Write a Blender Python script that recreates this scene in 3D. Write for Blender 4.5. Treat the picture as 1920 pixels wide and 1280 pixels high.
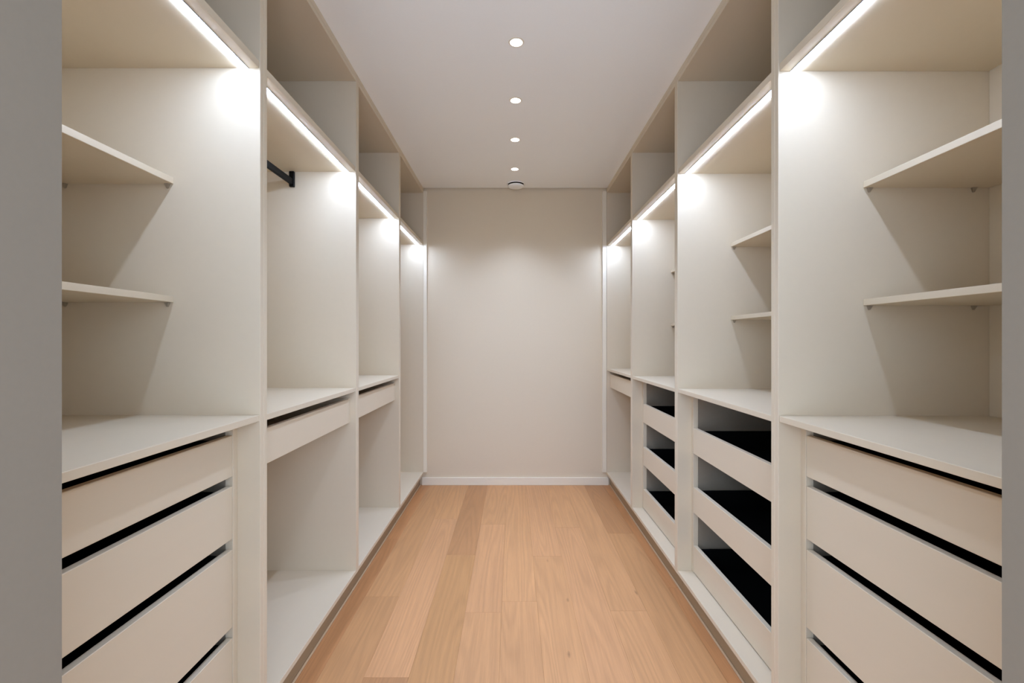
import bpy, bmesh, math, random
from mathutils import Vector

for o in list(bpy.data.objects):
    bpy.data.objects.remove(o, do_unlink=True)

scene = bpy.context.scene
C = scene.collection
rng = random.Random(7)

# ------------------------------------------------------------------ camera
CAMZ = 1.173                       # eye height above the floor, metres
FPX = 853.3                        # focal length in pixels of a 1920 wide frame
cam_d = bpy.data.cameras.new('camera')
cam_d.sensor_fit = 'HORIZONTAL'
cam_d.sensor_width = 36.0
cam_d.lens = FPX / 1920.0 * 36.0
cam_d.shift_x = -(961.3 - 960.0) / 1920.0
cam_d.shift_y = (639.6 - 640.0) / 1920.0
cam_d.clip_start = 0.02
cam = bpy.data.objects.new('camera', cam_d)
cam.location = (0, 0, CAMZ)
cam.rotation_euler = (math.radians(90), 0, 0)
C.objects.link(cam)
scene.camera = cam

# ------------------------------------------------------------------ light level
world = bpy.data.worlds.new('hall_daylight')
scene.world = world
world.use_nodes = True
world.node_tree.nodes['Background'].inputs[0].default_value = (0.79, 0.98, 1.30, 1)
world.node_tree.nodes['Background'].inputs[1].default_value = 3.7
LED_STRENGTH = 50.0
LED_COLOR = (0.80, 1.0, 1.42, 1)
SPOT_W = 25.5
SPOT_COLOR = (0.82, 1.0, 1.40)
vs = scene.view_settings
vs.view_transform = 'Standard'
vs.look = 'None'
vs.exposure = 0.21
vs.gamma = 1.0
vs.use_curve_mapping = False
scene.cycles.max_bounces = 9
scene.cycles.diffuse_bounces = 8
scene.cycles.glossy_bounces = 3
scene.cycles.sample_clamp_indirect = 6.0
scene.cycles.caustics_reflective = False
scene.cycles.caustics_refractive = False
scene.cycles.use_denoising = True
scene.cycles.use_adaptive_sampling = True
scene.cycles.adaptive_threshold = 0.02

# ------------------------------------------------------------------ materials
def new_mat(name, color, rough=0.5, spec=0.5, metal=0.0):
    m = bpy.data.materials.new(name)
    m.use_nodes = True
    b = m.node_tree.nodes['Principled BSDF']
    b.inputs['Base Color'].default_value = (*color, 1)
    b.inputs['Roughness'].default_value = rough
    b.inputs['Specular IOR Level'].default_value = spec
    b.inputs['Metallic'].default_value = metal
    return m

def N(m, t, **kw):
    n = m.node_tree.nodes.new(t)
    for k, v in kw.items():
        setattr(n, k, v)
    return n

def L(m, a, b):
    m.node_tree.links.new(a, b)

def mottled(name, color, rough, amount, scale, stretch=(1, 1, 1), bump=0.0, spec=0.4):
    """plain surface colour with a faint procedural mottling / grain and fine relief"""
    m = new_mat(name, color, rough, spec)
    b = m.node_tree.nodes['Principled BSDF']
    tc = N(m, 'ShaderNodeTexCoord')
    oi = N(m, 'ShaderNodeObjectInfo')
    off = N(m, 'ShaderNodeVectorMath', operation='MULTIPLY_ADD')
    mp = N(m, 'ShaderNodeMapping')
    mp.inputs['Scale'].default_value = stretch
    L(m, tc.outputs['Object'], mp.inputs['Vector'])
    comb = N(m, 'ShaderNodeCombineXYZ')
    for i in range(3):
        L(m, oi.outputs['Random'], comb.inputs[i])
    L(m, comb.outputs[0], off.inputs[0])
    off.inputs[1].default_value = (37, 53, 71)
    L(m, mp.outputs[0], off.inputs[2])
    nz = N(m, 'ShaderNodeTexNoise')
    nz.inputs['Scale'].default_value = scale
    nz.inputs['Detail'].default_value = 4
    L(m, off.outputs[0], nz.inputs['Vector'])
    mr = N(m, 'ShaderNodeMapRange')
    mr.inputs['From Min'].default_value = 0.25
    mr.inputs['From Max'].default_value = 0.75
    mr.inputs['To Min'].default_value = 1 - amount
    mr.inputs['To Max'].default_value = 1 + amount
    L(m, nz.outputs['Fac'], mr.inputs['Value'])
    mul = N(m, 'ShaderNodeVectorMath', operation='SCALE')
    mul.inputs[0].default_value = color
    L(m, mr.outputs[0], mul.inputs['Scale'])
    L(m, mul.outputs[0], b.inputs['Base Color'])
    if bump:
        bp = N(m, 'ShaderNodeBump')
        bp.inputs['Strength'].default_value = bump
        bp.inputs['Distance'].default_value = 0.001
        L(m, nz.outputs['Fac'], bp.inputs['Height'])
        L(m, bp.outputs[0], b.inputs['Normal'])
    return m

MAT = {}
MAT['laminate'] = mottled('cashmere_laminate', (0.652, 0.558, 0.415), 0.42, 0.008, 40, (1.0, 0.05, 1.0), 0.02)
MAT['paint_wall'] = mottled('beige_wall_paint', (0.69, 0.59, 0.44), 0.8, 0.012, 160, (1, 1, 1), 0.05, 0.25)
MAT['paint_ceiling'] = mottled('white_ceiling_paint', (0.93, 0.935, 0.91), 0.85, 0.008, 160, (1, 1, 1), 0.04, 0.2)
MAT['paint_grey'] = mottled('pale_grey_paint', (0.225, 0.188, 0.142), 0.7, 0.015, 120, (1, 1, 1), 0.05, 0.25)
MAT['white_trim'] = mottled('white_lacquer', (0.80, 0.73, 0.59), 0.4, 0.006, 60)
MAT['plinth'] = mottled('taupe_plinth_board', (0.36, 0.27, 0.165), 0.45, 0.03, 60, (1, 0.05, 1))
MAT['seal'] = mottled('oak_edge_strip', (0.46, 0.31, 0.18), 0.5, 0.03, 60, (1, 0.05, 1))
MAT['black'] = mottled('black_drawer_lining', (0.004, 0.004, 0.004), 0.9, 0.1, 300, (1, 1, 1), 0.0, 0.05)
MAT['shaded_laminate'] = mottled('shaded_laminate_board', (0.25, 0.205, 0.15), 0.5, 0.03, 60, (1, 1, 1), 0.0, 0.3)  # laminate inside the drawer banks, its shade painted into a darker colour
MAT['rail_black'] = mottled('black_anodised_metal', (0.003, 0.0027, 0.0022), 0.5, 0.1, 200, (1, 0.02, 1), 0.0, 0.14)
MAT['alu'] = mottled('dark_aluminium_profile', (0.13, 0.115, 0.10), 0.5, 0.03, 200, (1, 0.02, 1), 0.0, 0.3)
MAT['subfloor'] = mottled('dark_subfloor', (0.10, 0.065, 0.04), 0.9, 0.1, 80)
MAT['pin'] = new_mat('clear_plastic', (0.50, 0.42, 0.31), 0.3, 0.5)
MAT['pin'].node_tree.nodes['Principled BSDF'].inputs['Transmission Weight'].default_value = 0.45
MAT['gap_shade'] = new_mat('painted_gap_shade', (0.02, 0.02, 0.02), 0.8, 0.1)  # near-black colour standing in for shade in narrow gaps

def emit_mat(name, color, strength):
    m = bpy.data.materials.new(name)
    m.use_nodes = True
    nt = m.node_tree
    nt.nodes.remove(nt.nodes['Principled BSDF'])
    e = nt.nodes.new('ShaderNodeEmission')
    e.inputs[0].default_value = color
    e.inputs[1].default_value = strength
    nt.links.new(e.outputs[0], nt.nodes['Material Output'].inputs[0])
    return m
MAT['led'] = emit_mat('led_diffuser_glow', LED_COLOR, LED_STRENGTH)
MAT['lens'] = emit_mat('downlight_lens_glow', (1.0, 0.97, 0.93, 1), 9.0)
MAT['lens'].cycles.emission_sampling = 'NONE'

def wood_mat():
    m = new_mat('oiled_oak', (0.6, 0.36, 0.2), 0.42, 0.35)
    b = m.node_tree.nodes['Principled BSDF']
    tc = N(m, 'ShaderNodeTexCoord')
    oi = N(m, 'ShaderNodeObjectInfo')
    comb = N(m, 'ShaderNodeCombineXYZ')
    for i in range(3):
        L(m, oi.outputs['Random'], comb.inputs[i])
    def coords(scale, offs):
        mp = N(m, 'ShaderNodeMapping')
        mp.inputs['Scale'].default_value = scale
        L(m, tc.outputs['Object'], mp.inputs['Vector'])
        ad = N(m, 'ShaderNodeVectorMath', operation='MULTIPLY_ADD')
        L(m, comb.outputs[0], ad.inputs[0])
        ad.inputs[1].default_value = offs
        L(m, mp.outputs[0], ad.inputs[2])
        return ad.outputs[0]
    def noise(vec, scale, detail=3, rough=0.5):
        n = N(m, 'ShaderNodeTexNoise')
        n.inputs['Scale'].default_value = scale
        n.inputs['Detail'].default_value = detail
        n.inputs['Roughness'].default_value = rough
        L(m, vec, n.inputs['Vector'])
        return n.outputs['Fac']
    def math_(op, a, bb=None, c=None):
        n = N(m, 'ShaderNodeMath', operation=op)
        for i, v in enumerate((a, bb, c)):
            if v is None:
                continue
            if isinstance(v, (int, float)):
                n.inputs[i].default_value = v
            else:
                L(m, v, n.inputs[i])
        return n.outputs[0]
    # growth rings: a stretched noise field cut into many bands gives cathedral figure
    field = noise(coords((4.6, 0.30, 1), (61, 17, 5)), 1.0, 2, 0.45)
    rings = math_('SINE', math_('MULTIPLY', field, 170.0))
    rings = math_('MULTIPLY_ADD', rings, 0.5, 0.5)
    rings = math_('POWER', rings, 1.6)
    fine = noise(coords((130, 3.2, 1), (23, 91, 3)), 1.0, 4, 0.6)
    pores = noise(coords((420, 14, 1), (13, 29, 7)), 1.0, 2, 0.6)
    broad = noise(coords((2.6, 0.9, 1), (11, 43, 9)), 1.0, 2, 0.5)
    # knots
    vor = N(m, 'ShaderNodeTexVoronoi')
    vor.inputs['Scale'].default_value = 1.0
    L(m, coords((6.0, 1.9, 1), (19, 83, 0)), vor.inputs['Vector'])
    wob = noise(coords((60, 22, 1), (7, 3, 2)), 1.0, 2)
    kd = math_('ADD', vor.outputs['Distance'], math_('MULTIPLY', wob, 0.05))
    knot = N(m, 'ShaderNodeMapRange')
    knot.inputs['From Min'].default_value = 0.03
    knot.inputs['From Max'].default_value = 0.07
    knot.inputs['To Min'].default_value = 0.55
    knot.inputs['To Max'].default_value = 1.0
    L(m, kd, knot.inputs['Value'])
    v = math_('MULTIPLY_ADD', rings, -0.10, 1.05)
    v = math_('MULTIPLY', v, math_('MULTIPLY_ADD', fine, 0.38, 0.81))
    v = math_('MULTIPLY', v, math_('MULTIPLY_ADD', pores, 0.20, 0.90))
    v = math_('MULTIPLY', v, math_('MULTIPLY_ADD', broad, 0.34, 0.83))
    v = math_('MULTIPLY', v, knot.outputs[0])
    sc = N(m, 'ShaderNodeVectorMath', operation='SCALE')
    L(m, oi.outputs['Color'], sc.inputs[0])
    L(m, v, sc.inputs['Scale'])
    gam = N(m, 'ShaderNodeGamma')
    gam.inputs[1].default_value = 1.0
    L(m, sc.outputs[0], gam.inputs[0])
    L(m, gam.outputs[0], b.inputs['Base Color'])
    rr = math_('MULTIPLY_ADD', fine, 0.2, 0.34)
    L(m, rr, b.inputs['Roughness'])
    bp = N(m, 'ShaderNodeBump')
    bp.inputs['Strength'].default_value = 0.08
    bp.inputs['Distance'].default_value = 0.001
    L(m, pores, bp.inputs['Height'])
    L(m, bp.outputs[0], b.inputs['Normal'])
    return m
MAT['oak'] = wood_mat()

# ------------------------------------------------------------------ mesh helpers
def box_bm(sx, sy, sz, bevel=0.0009, seg=1):
    bm = bmesh.new()
    bmesh.ops.create_cube(bm, size=1.0)
    for v in bm.verts:
        v.co = Vector((v.co.x * sx, v.co.y * sy, v.co.z * sz))
    if bevel:
        bv = min(bevel, 0.3 * min(sx, sy, sz))
        bmesh.ops.bevel(bm, geom=bm.edges[:], offset=bv, segments=seg, affect='EDGES', profile=0.5)
    return bm

def link(name, bm, mat, parent=None, center=(0, 0, 0), smooth=False):
    me = bpy.data.meshes.new(name)
    bmesh.ops.recalc_face_normals(bm, faces=bm.faces[:])
    bm.to_mesh(me)
    bm.free()
    me.materials.append(MAT[mat] if isinstance(mat, str) else mat)
    if smooth:
        for p in me.polygons:
            p.use_smooth = True
    o = bpy.data.objects.new(name, me)
    C.objects.link(o)
    place(o, parent, center)
    return o

WORLD = {}
def place(o, parent, center):
    """centre is in world coordinates; nothing here is rotated, so offsets simply subtract"""
    c = Vector(center)
    WORLD[o.name] = c
    if parent is not None:
        o.parent = parent
        c = c - WORLD[parent.name]
    o.location = c

def empty(name, loc):
    o = bpy.data.objects.new(name, None)
    o.empty_display_size = 0.1
    C.objects.link(o)
    place(o, None, loc)
    return o

def tag(o, label=None, cat=None, group=None, kind=None):
    for k, v in (('label', label), ('category', cat), ('group', group), ('kind', kind)):
        if v:
            o[k] = v
    return o

def wbox(name, x0, x1, y0, y1, z0, z1, mat, parent=None, bevel=0.0009):
    """box between absolute world coordinates"""
    x0, x1 = min(x0, x1), max(x0, x1)
    y0, y1 = min(y0, y1), max(y0, y1)
    z0, z1 = min(z0, z1), max(z0, z1)
    return link(name, box_bm(x1 - x0, y1 - y0, z1 - z0, bevel), mat, parent,
                ((x0 + x1) / 2, (y0 + y1) / 2, (z0 + z1) / 2))

# ------------------------------------------------------------------ room dimensions
A, B = 0.727, 0.765                # aisle centre to the left / right cabinet fronts
DEPTH = 0.615                      # cabinet depth
WALLY = 3.722                      # back wall
CEIL = 1.2476 + CAMZ
DOORY0, DOORY1 = 0.36, 0.505       # wall with the doorway the camera looks through
XL, XR = -(A + DEPTH + 0.004), B + DEPTH + 0.004
T = 0.018

# ------------------------------------------------------------------ structure
floor = tag(wbox('floor', XL - 0.1, XR + 0.1, -0.9, WALLY + 0.1, -0.06, -0.0145, 'subfloor', None, 0),
            'oiled oak plank floor running down the aisle between the wardrobes', kind='structure')
ceil = tag(wbox('ceiling', XL - 0.1, XR + 0.1, -0.9, WALLY - 0.017, CEIL, CEIL + 0.10, 'paint_ceiling', None, 0),
           'smooth white painted ceiling with a row of downlights', kind='structure')
wbox('shadow_gap_cap', XL - 0.1, XR + 0.1, -0.9, WALLY + 0.1, CEIL + 0.101, CEIL + 0.14, 'gap_shade', ceil, 0)  # cap coloured dark so the gap's shadow is painted in
tag(wbox('wall_back', XL - 0.1, XR + 0.1, WALLY, WALLY + 0.1, -0.01, CEIL + 0.10, 'paint_wall', None, 0),
    'plain beige painted wall closing the far end of the aisle', kind='structure')
tag(wbox('wall_left', XL - 0.1, XL, -0.9, WALLY, -0.01, CEIL, 'paint_wall', None, 0),
    'painted wall behind the left row of wardrobes', kind='structure')
tag(wbox('wall_right', XR, XR + 0.1, -0.9, WALLY, -0.01, CEIL, 'paint_wall', None, 0),
    'painted wall behind the right row of wardrobes', kind='structure')

def front_wall():
    jl, jr, jt = -0.9906 * DOORY1, 1.0749 * DOORY1, 2.16
    bm = bmesh.new()
    for (x0, x1, z0, z1) in ((XL, jl, 0, CEIL), (jr, XR, 0, CEIL), (jl, jr, jt, CEIL)):
        t = box_bm(x1 - x0, DOORY1 - DOORY0, z1 - z0, 0)
        bmesh.ops.translate(t, verts=t.verts[:], vec=((x0 + x1) / 2, (DOORY0 + DOORY1) / 2, (z0 + z1) / 2))
        me = bpy.data.meshes.new('tmp'); t.to_mesh(me); t.free(); bm.from_mesh(me); bpy.data.meshes.remove(me)
    tag(link('wall_front', bm, 'paint_grey', None, (0, 0, 0)),
        'pale grey wall with the doorway framing the view into the closet', kind='structure')
front_wall()

# baseboard on the back wall and the two slim trims hung beside the cabinets
def baseboard():
    bm = box_bm(0.739 + 0.783, 0.014, 0.0625, 0.0015, 2)
    tag(link('baseboard_back', bm, 'white_trim', None, ((0.783 - 0.739) / 2, WALLY - 0.007, 0.03125)),
        'white baseboard along the foot of the far wall', kind='structure')
baseboard()
tag(wbox('trim_1', -0.728, -0.699, WALLY - 0.016, WALLY - 0.0005, CAMZ - 1.067, CAMZ + 1.222, 'white_trim'),
    'slim white vertical trim where the far wall meets the left wardrobes', kind='structure')
tag(wbox('trim_2', 0.7315, 0.764, WALLY - 0.016, WALLY - 0.0005, CAMZ - 1.067, CAMZ + 1.222, 'white_trim'),
    'slim white vertical trim where the far wall meets the right wardrobes', kind='structure')

# ------------------------------------------------------------------ floor planks
PW = 0.1575
tints = {'light': (0.640, 0.405, 0.245), 'pink': (0.650, 0.410, 0.255), 'mid': (0.575, 0.360, 0.210),
         'ochre': (0.530, 0.330, 0.180), 'dark': (0.495, 0.298, 0.172), 'rust': (0.55, 0.315, 0.175)}
plank_cols = {   # column index: end joints from near to far, tint of each length
    -6: ([-0.3, 0.8, 2.45], ['mid', 'light', 'dark', 'rust']),
    -5: ([-0.1, 1.25, 2.7], ['mid', 'mid', 'rust', 'rust']),
    -4: ([-0.2, 0.95, 2.092], ['mid', 'light', 'mid', 'mid']),
    -3: ([-0.4, 0.5, 1.589, 3.004], ['light', 'mid', 'dark', 'pink', 'mid']),
    -2: ([-0.5, 0.9, 2.5], ['mid', 'light', 'ochre', 'dark']),
    -1: ([-0.2, 0.75, 1.97, 2.915], ['light', 'mid', 'light', 'pink', 'light']),
    0: ([-0.35, 0.6, 2.053], ['mid', 'light', 'light', 'light']),
    1: ([-0.15, 1.1, 2.485], ['light', 'mid', 'light', 'pink']),
    2: ([-0.45, 1.3, 2.865], ['mid', 'light', 'pink', 'light']),
    3: ([-0.25, 0.7, 1.981], ['light', 'mid', 'light', 'light']),
    4: ([-0.5, 1.35, 2.782], ['mid', 'light', 'mid', 'dark']),
    5: ([-0.1, 0.8, 2.166], ['light', 'mid', 'rust', 'rust']),
}
for col, (joints, names) in plank_cols.items():
    x0 = -0.048 + PW * col
    ys = [-0.9] + joints + [WALLY - 0.004]
    for i in range(len(ys) - 1):
        o = wbox('plank', x0 + 0.00012, x0 + PW - 0.00012, ys[i] + 0.0002, ys[i + 1] - 0.0002, -0.0145, 0.0, 'oak', floor, 0.0005)
        t = tints[names[i]]
        j = rng.uniform(-0.02, 0.02)
        o.color = (t[0] * (1 + j) * 0.83, t[1] * (1 + j) * 0.675, t[2] * (1 + j) * 0.48, 1)

# ------------------------------------------------------------------ wardrobe units
DIV = [0.527, 1.329, 2.131, 2.933, 3.7205]     # boundaries of the four units along each side
SIDE = {-1: A, 1: B}
ZLED = {-1: 0.786, 1: 0.777}
ZTOP = 1.206                                    # underside of the top board, relative to the camera
ZBOT = -1.063                                   # top face of the bottom board
SETB = 0.003

class Unit:
    def __init__(self, s, k, label):
        self.s, self.k = s, k
        self.F = SIDE[s]
        self.y0, self.y1 = DIV[k] + 0.0003, DIV[k + 1] - 0.0003
        self.i0, self.i1 = self.y0 + T, self.y1 - T           # inside faces of the two side panels
        self.root = empty('wardrobe_unit', (s * (self.F + DEPTH / 2), (self.y0 + self.y1) / 2, 0))
        tag(self.root, label, 'wardrobe', 'built-in wardrobe units along the aisle')

    def b(self, name, d0, d1, y0, y1, z0, z1, mat='laminate', parent=None, bevel=0.0009):
        """box given by depth behind the front plane, aisle distance and height relative to the camera"""
        return wbox(name, self.s * (self.F + d0), self.s * (self.F + d1), y0, y1, z0 + CAMZ, z1 + CAMZ, mat,
                    parent or self.root, bevel)

    def carcass(self, led=True):
        g = 0.0002
        for y0, y1 in ((self.y0, self.i0), (self.i1, self.y1)):
            self.b('side_panel', 0, DEPTH, y0, y1, ZBOT - T, ZTOP + T)
        i0, i1 = self.i0 + g, self.i1 - g
        self.b('back_panel', DEPTH - 0.008, DEPTH, i0, i1, ZBOT - T, ZTOP + T)
        self.b('top_panel', 0.0012, DEPTH - 0.009, i0, i1, ZTOP, ZTOP + T)
        self.b('top_filler', 0.0006, 0.02, self.y0, self.y1, ZTOP + T + 0.0004, CEIL - CAMZ - 0.0005)
        self.b('bottom_panel', 0.0006, DEPTH - 0.009, i0, i1, ZBOT - T, ZBOT)
        p = self.b('plinth', 0.03, 0.046, self.y0, self.y1, -CAMZ + 0.0005, ZBOT - T - 0.0005, 'plinth')
        self.b('floor_seal', 0.0215, 0.0297, self.y0, self.y1, -CAMZ + 0.0005, -CAMZ + 0.006, 'seal', p, 0.002)
        z = ZLED[self.s]
        # light shelf: a board with a groove 30 mm behind its front edge, the profile and its diffuser set in the groove
        sh = self.b('light_shelf', SETB, DEPTH - 0.009, i0, i1, z, z + 0.022)
        ch = self.b('light_profile', 0.0318, 0.0342, i0 + 0.0005, i1 - 0.0005, z - 0.0022, z - 0.0002, 'alu', sh, 0.0003)
        self.b('light_diffuser', 0.0345, 0.0545, i0 + 0.001, i1 - 0.001, z - 0.0034, z - 0.0002, 'led', sh, 0.0003)

    def counter(self, z):
        self.zc = z
        self.b('counter_shelf', SETB, DEPTH - 0.009, self.i0 + 0.0002, self.i1 - 0.0002, z - T, z)

    def shelf(self, ztop, front):
        i0, i1 = self.i0 + 0.0008, self.i1 - 0.0008
        s = self.b('shelf', front, DEPTH - 0.010, i0, i1, ztop - T, ztop)
        for d in (front + 0.016, DEPTH - 0.055):
            for y, dy in ((self.i0, 1), (self.i1, -1)):
                bm = bmesh.new()
                # little wedge-shaped support with a round foot
                w, h, t = 0.007, 0.0125, 0.009
                yy = [0.0003 * dy, t * dy]
                pts = [(-w, yy[0], 0), (w, yy[0], 0), (w * 0.35, yy[0], -h), (-w * 0.35, yy[0], -h),
                       (-w, yy[1], 0), (w, yy[1], 0), (w * 0.35, yy[1] * 0.45, -h), (-w * 0.35, yy[1] * 0.45, -h)]
                vv = [bm.verts.new(p) for p in pts]
                for f in ((0, 1, 2, 3), (4, 5, 6, 7), (0, 1, 5, 4), (2, 3, 7, 6), (0, 3, 7, 4), (1, 2, 6, 5)):
                    bm.faces.new([vv[i] for i in f])
                bmesh.ops.bevel(bm, geom=bm.edges[:], offset=0.0008, segments=1, affect='EDGES')
                link('shelf_pin', bm, 'pin', s, (self.s * (self.F + d), y, ztop - T - 0.0002 + CAMZ))

    def post(self, d, z0, z1, w=0.022, dep=0.022):
        for y0, y1 in ((self.i0 + 0.0002, self.i0 + w), (self.i1 - w, self.i1 - 0.0002)):
            self.b('filler_post', d, d + dep, y0, y1, z0, z1)

    def drawer(self, d, z1, z0, inset, box_top, box_mat, boxh=None):
        """drawer box (one body) with its front as a sub-part"""
        f0, f1 = self.i0 + inset, self.i1 - inset
        y0, y1 = f0 + 0.012, f1 - 0.012
        D0, D1 = d + T + 0.0004, DEPTH - 0.06
        top, bot = box_top, (z0 + 0.012 if boxh is None else box_top - boxh)
        bm = bmesh.new()
        th = 0.012
        def add(a0, a1, b0, b1, c0, c1):
            t = box_bm(abs(a1 - a0), b1 - b0, c1 - c0, 0.0006)
            bmesh.ops.translate(t, verts=t.verts[:], vec=(self.s * (a0 + a1) / 2, (b0 + b1) / 2, (c0 + c1) / 2))
            me = bpy.data.meshes.new('tmp'); t.to_mesh(me); t.free(); bm.from_mesh(me); bpy.data.meshes.remove(me)
        add(D0, D1, y0, y0 + th, bot, top)
        add(D0, D1, y1 - th, y1, bot, top)
        add(D1 - th, D1, y0 + th, y1 - th, bot, top)
        add(D0, D0 + th, y0 + th, y1 - th, bot, top)
        add(D0 + th, D1 - th, y0 + th, y1 - th, bot, bot + 0.008)
        c = (self.s * (self.F + d + T), (y0 + y1) / 2, (z0 + z1) / 2 + CAMZ)
        bmesh.ops.translate(bm, verts=bm.verts[:], vec=(self.s * self.F - c[0], -c[1], CAMZ - c[2]))
        o = link('drawer', bm, box_mat, self.root, c)
        self.b('drawer_front', d, d + T, f0, f1, z0, z1, 'laminate', o, 0.0012)
        return o

    def drawer_bank(self, d, fronts, black_gap):
        zb = ZBOT + 0.0005
        self.post(d, zb, self.zc - T - 0.0004)
        ins = 0.022
        # inner carcass of the bank
        for y0, y1 in ((self.i0 + 0.0005, self.i0 + 0.0218), (self.i1 - 0.0218, self.i1 - 0.0005)):
            o = self.b('insert_panel', d + 0.0224, DEPTH - 0.02, y0, y1, zb, self.zc - T - 0.0004, 'shaded_laminate')
        self.b('insert_back', DEPTH - 0.0195, DEPTH - 0.0095, self.i0 + 0.0005, self.i1 - 0.0005, zb, self.zc - T - 0.0004, 'shaded_laminate')
        for z1, z0 in fronts:
            self.drawer(d, z1, z0, ins + 0.0025, z1 - black_gap, 'black')

UL = [Unit(-1, 0, 'left wardrobe unit beside the doorway, with two shelves above four closed drawers'),
      Unit(-1, 1, 'left wardrobe unit with a black hanging rail and one shallow drawer under its counter'),
      Unit(-1, 2, 'third left wardrobe unit, one shallow drawer under the counter and no visible rail'),
      Unit(-1, 3, 'tall open left wardrobe unit without drawers, next to the far wall')]
UR = [Unit(1, 0, 'right wardrobe unit beside the doorway, with two shelves above four closed drawers'),
      Unit(1, 1, 'second right wardrobe unit with two shelves above three large open black-lined drawers'),
      Unit(1, 2, 'third right wardrobe unit, its three open black-lined drawers partly hidden by the nearer unit'),
      Unit(1, 3, 'right wardrobe unit next to the far wall, one shallow drawer over an open niche')]
for u in UL + UR:
    u.carcass()

ZC = {(-1, 0): -0.2125, (-1, 1): -0.216, (-1, 2): -0.2175, (1, 0): -0.2145, (1, 1): -0.220, (1, 2): -0.2225, (1, 3): -0.2215}
closed = [(-0.2660, -0.3820), (-0.4095, -0.5580), (-0.5885, -0.8075), (-0.8380, -1.0575)]
opened = [(-0.3980, -0.5160), (-0.6690, -0.7860), (-0.9360, -1.0570)]
for us, s in ((UL, -1), (UR, 1)):
    for k, u in enumerate(us):
        if (s, k) in ZC:
            u.counter(ZC[(s, k)])
for u in (UL[0], UR[0]):
    u.drawer_bank(0.065, closed, 0.012)
for u in (UR[1], UR[2]):
    u.drawer_bank(0.065, opened, 0.011)
for u in (UL[1], UL[2], UR[3]):
    u.post(0.027, -0.376, -0.263, 0.022, 0.50)
    u.drawer(0.027, -0.2665, -0.3755, 0.0245, -0.285, 'laminate')
SF = 0.249
for zt in (0.4705, 0.1300):
    UL[0].shelf(zt, SF)
for zt in (0.4590, 0.1205):
    UR[0].shelf(zt, SF - 0.005)
for zt in (0.4560, 0.1165):
    UR[1].shelf(zt, SF - 0.002)
    UR[2].shelf(zt, SF - 0.002)

# hanging rail: flat oval tube between two end brackets under the light shelf
def rail(u):
    x = u.s * 1.021
    zc = 0.7365 + CAMZ
    y0, y1 = u.i0 + 0.012, u.i1 - 0.012
    bm = bmesh.new()
    n = 20
    rings = []
    for y in (y0, y1):
        ring = []
        for i in range(n):
            a = 2 * math.pi * i / n
            cx, cz = math.cos(a), math.sin(a)
            ring.append(bm.verts.new((0.0075 * cx, y - (y0 + y1) / 2, 0.0075 * cz + (0.0085 if cz >= 0 else -0.0085))))
        rings.append(ring)
    for i in range(n):
        bm.faces.new((rings[0][i], rings[0][(i + 1) % n], rings[1][(i + 1) % n], rings[1][i]))
    bm.faces.new(rings[0]); bm.faces.new(rings[1])
    r = link('hanging_rail', bm, 'rail_black', u.root, (x, (y0 + y1) / 2, zc), False)
    r['label'] = 'black oval hanging rail'
    z = ZLED[u.s]
    for y, d in ((u.i0 + 0.0005, 1), (u.i1 - 0.0005, -1)):
        wbox('rail_bracket', x - 0.0115, x + 0.0115, y, y + d * 0.0135, CAMZ + 0.7135, CAMZ + z - 0.001, 'rail_black', r, 0.002)
rail(UL[1])

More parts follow.
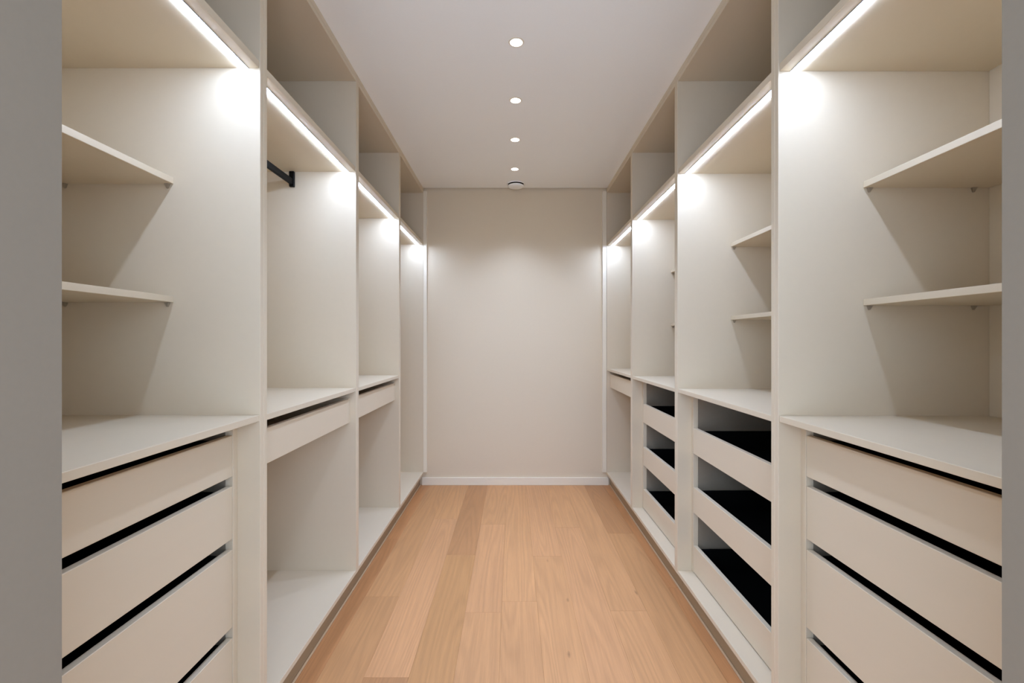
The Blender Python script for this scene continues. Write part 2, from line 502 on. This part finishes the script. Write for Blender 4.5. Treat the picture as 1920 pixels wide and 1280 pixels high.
# ------------------------------------------------------------------ ceiling fittings
def lathe(profile, n=40):
    bm = bmesh.new()
    rings = []
    for r, z in profile:
        if r < 1e-6:
            rings.append([bm.verts.new((0, 0, z))])
        else:
            rings.append([bm.verts.new((r * math.cos(2 * math.pi * i / n), r * math.sin(2 * math.pi * i / n), z)) for i in range(n)])
    for a, b in zip(rings, rings[1:]):
        for i in range(n):
            j = (i + 1) % n
            if len(a) == 1:
                bm.faces.new((a[0], b[j], b[i]))
            elif len(b) == 1:
                bm.faces.new((a[i], a[j], b[0]))
            else:
                bm.faces.new((a[i], a[j], b[j], b[i]))
    return bm

names = ['round ceiling downlight nearest the doorway, above the top edge of the picture',
         'largest visible round ceiling downlight, nearest the top of the picture',
         'second visible round ceiling downlight from the top of the picture',
         'third visible round ceiling downlight from the top of the picture',
         'round ceiling downlight closest to the far wall, just before the vent']
for i, y in enumerate((1.441, 1.899, 2.357, 2.816, 3.296)):
    root = tag(empty('downlight', (0.015, y, CEIL)), names[i], 'downlight', 'row of ceiling downlights')
    c = (0.015, y, CEIL)
    link('trim_ring', lathe([(0.0262, -0.0003), (0.0262, -0.0030), (0.0300, -0.0026), (0.0325, -0.0004)]), 'white_trim', root, c, True)
    link('lens', lathe([(0.0, -0.0022), (0.015, -0.0021), (0.0260, -0.0014)]), 'lens', root, c, True)
    sd = bpy.data.lights.new('downlight_lamp', 'SPOT')
    sd.energy = SPOT_W
    sd.color = SPOT_COLOR
    sd.spot_size = math.radians(96)
    sd.spot_blend = 1.0
    sd.shadow_soft_size = 0.022
    so = bpy.data.objects.new('lamp', sd)
    C.objects.link(so)
    place(so, root, (0.015, y, CEIL - 0.028))

vent = tag(empty('ceiling_vent', (0.025, 3.607, CEIL)), 'white round air valve on the ceiling at the far wall', 'vent')
c = (0.025, 3.607, CEIL)
link('outer_ring', lathe([(0.0745, -0.0003), (0.0740, -0.004), (0.071, -0.0068), (0.0655, -0.0068), (0.0625, -0.004), (0.0620, -0.0003)]), 'paint_ceiling', vent, c, True)
link('throat_shade', lathe([(0.0, -0.0010), (0.0615, -0.0010)]), 'gap_shade', vent, c)  # flat dark disc, painted shade between ring and valve disc
link('stem', lathe([(0.010, -0.0012), (0.010, -0.021)]), 'gap_shade', vent, c, True)
link('disc', lathe([(0.0, -0.0120), (0.057, -0.0120), (0.0620, -0.0140), (0.0635, -0.0190), (0.0615, -0.0250), (0.040, -0.0300), (0.0, -0.031)]), 'paint_ceiling', vent, c, True)
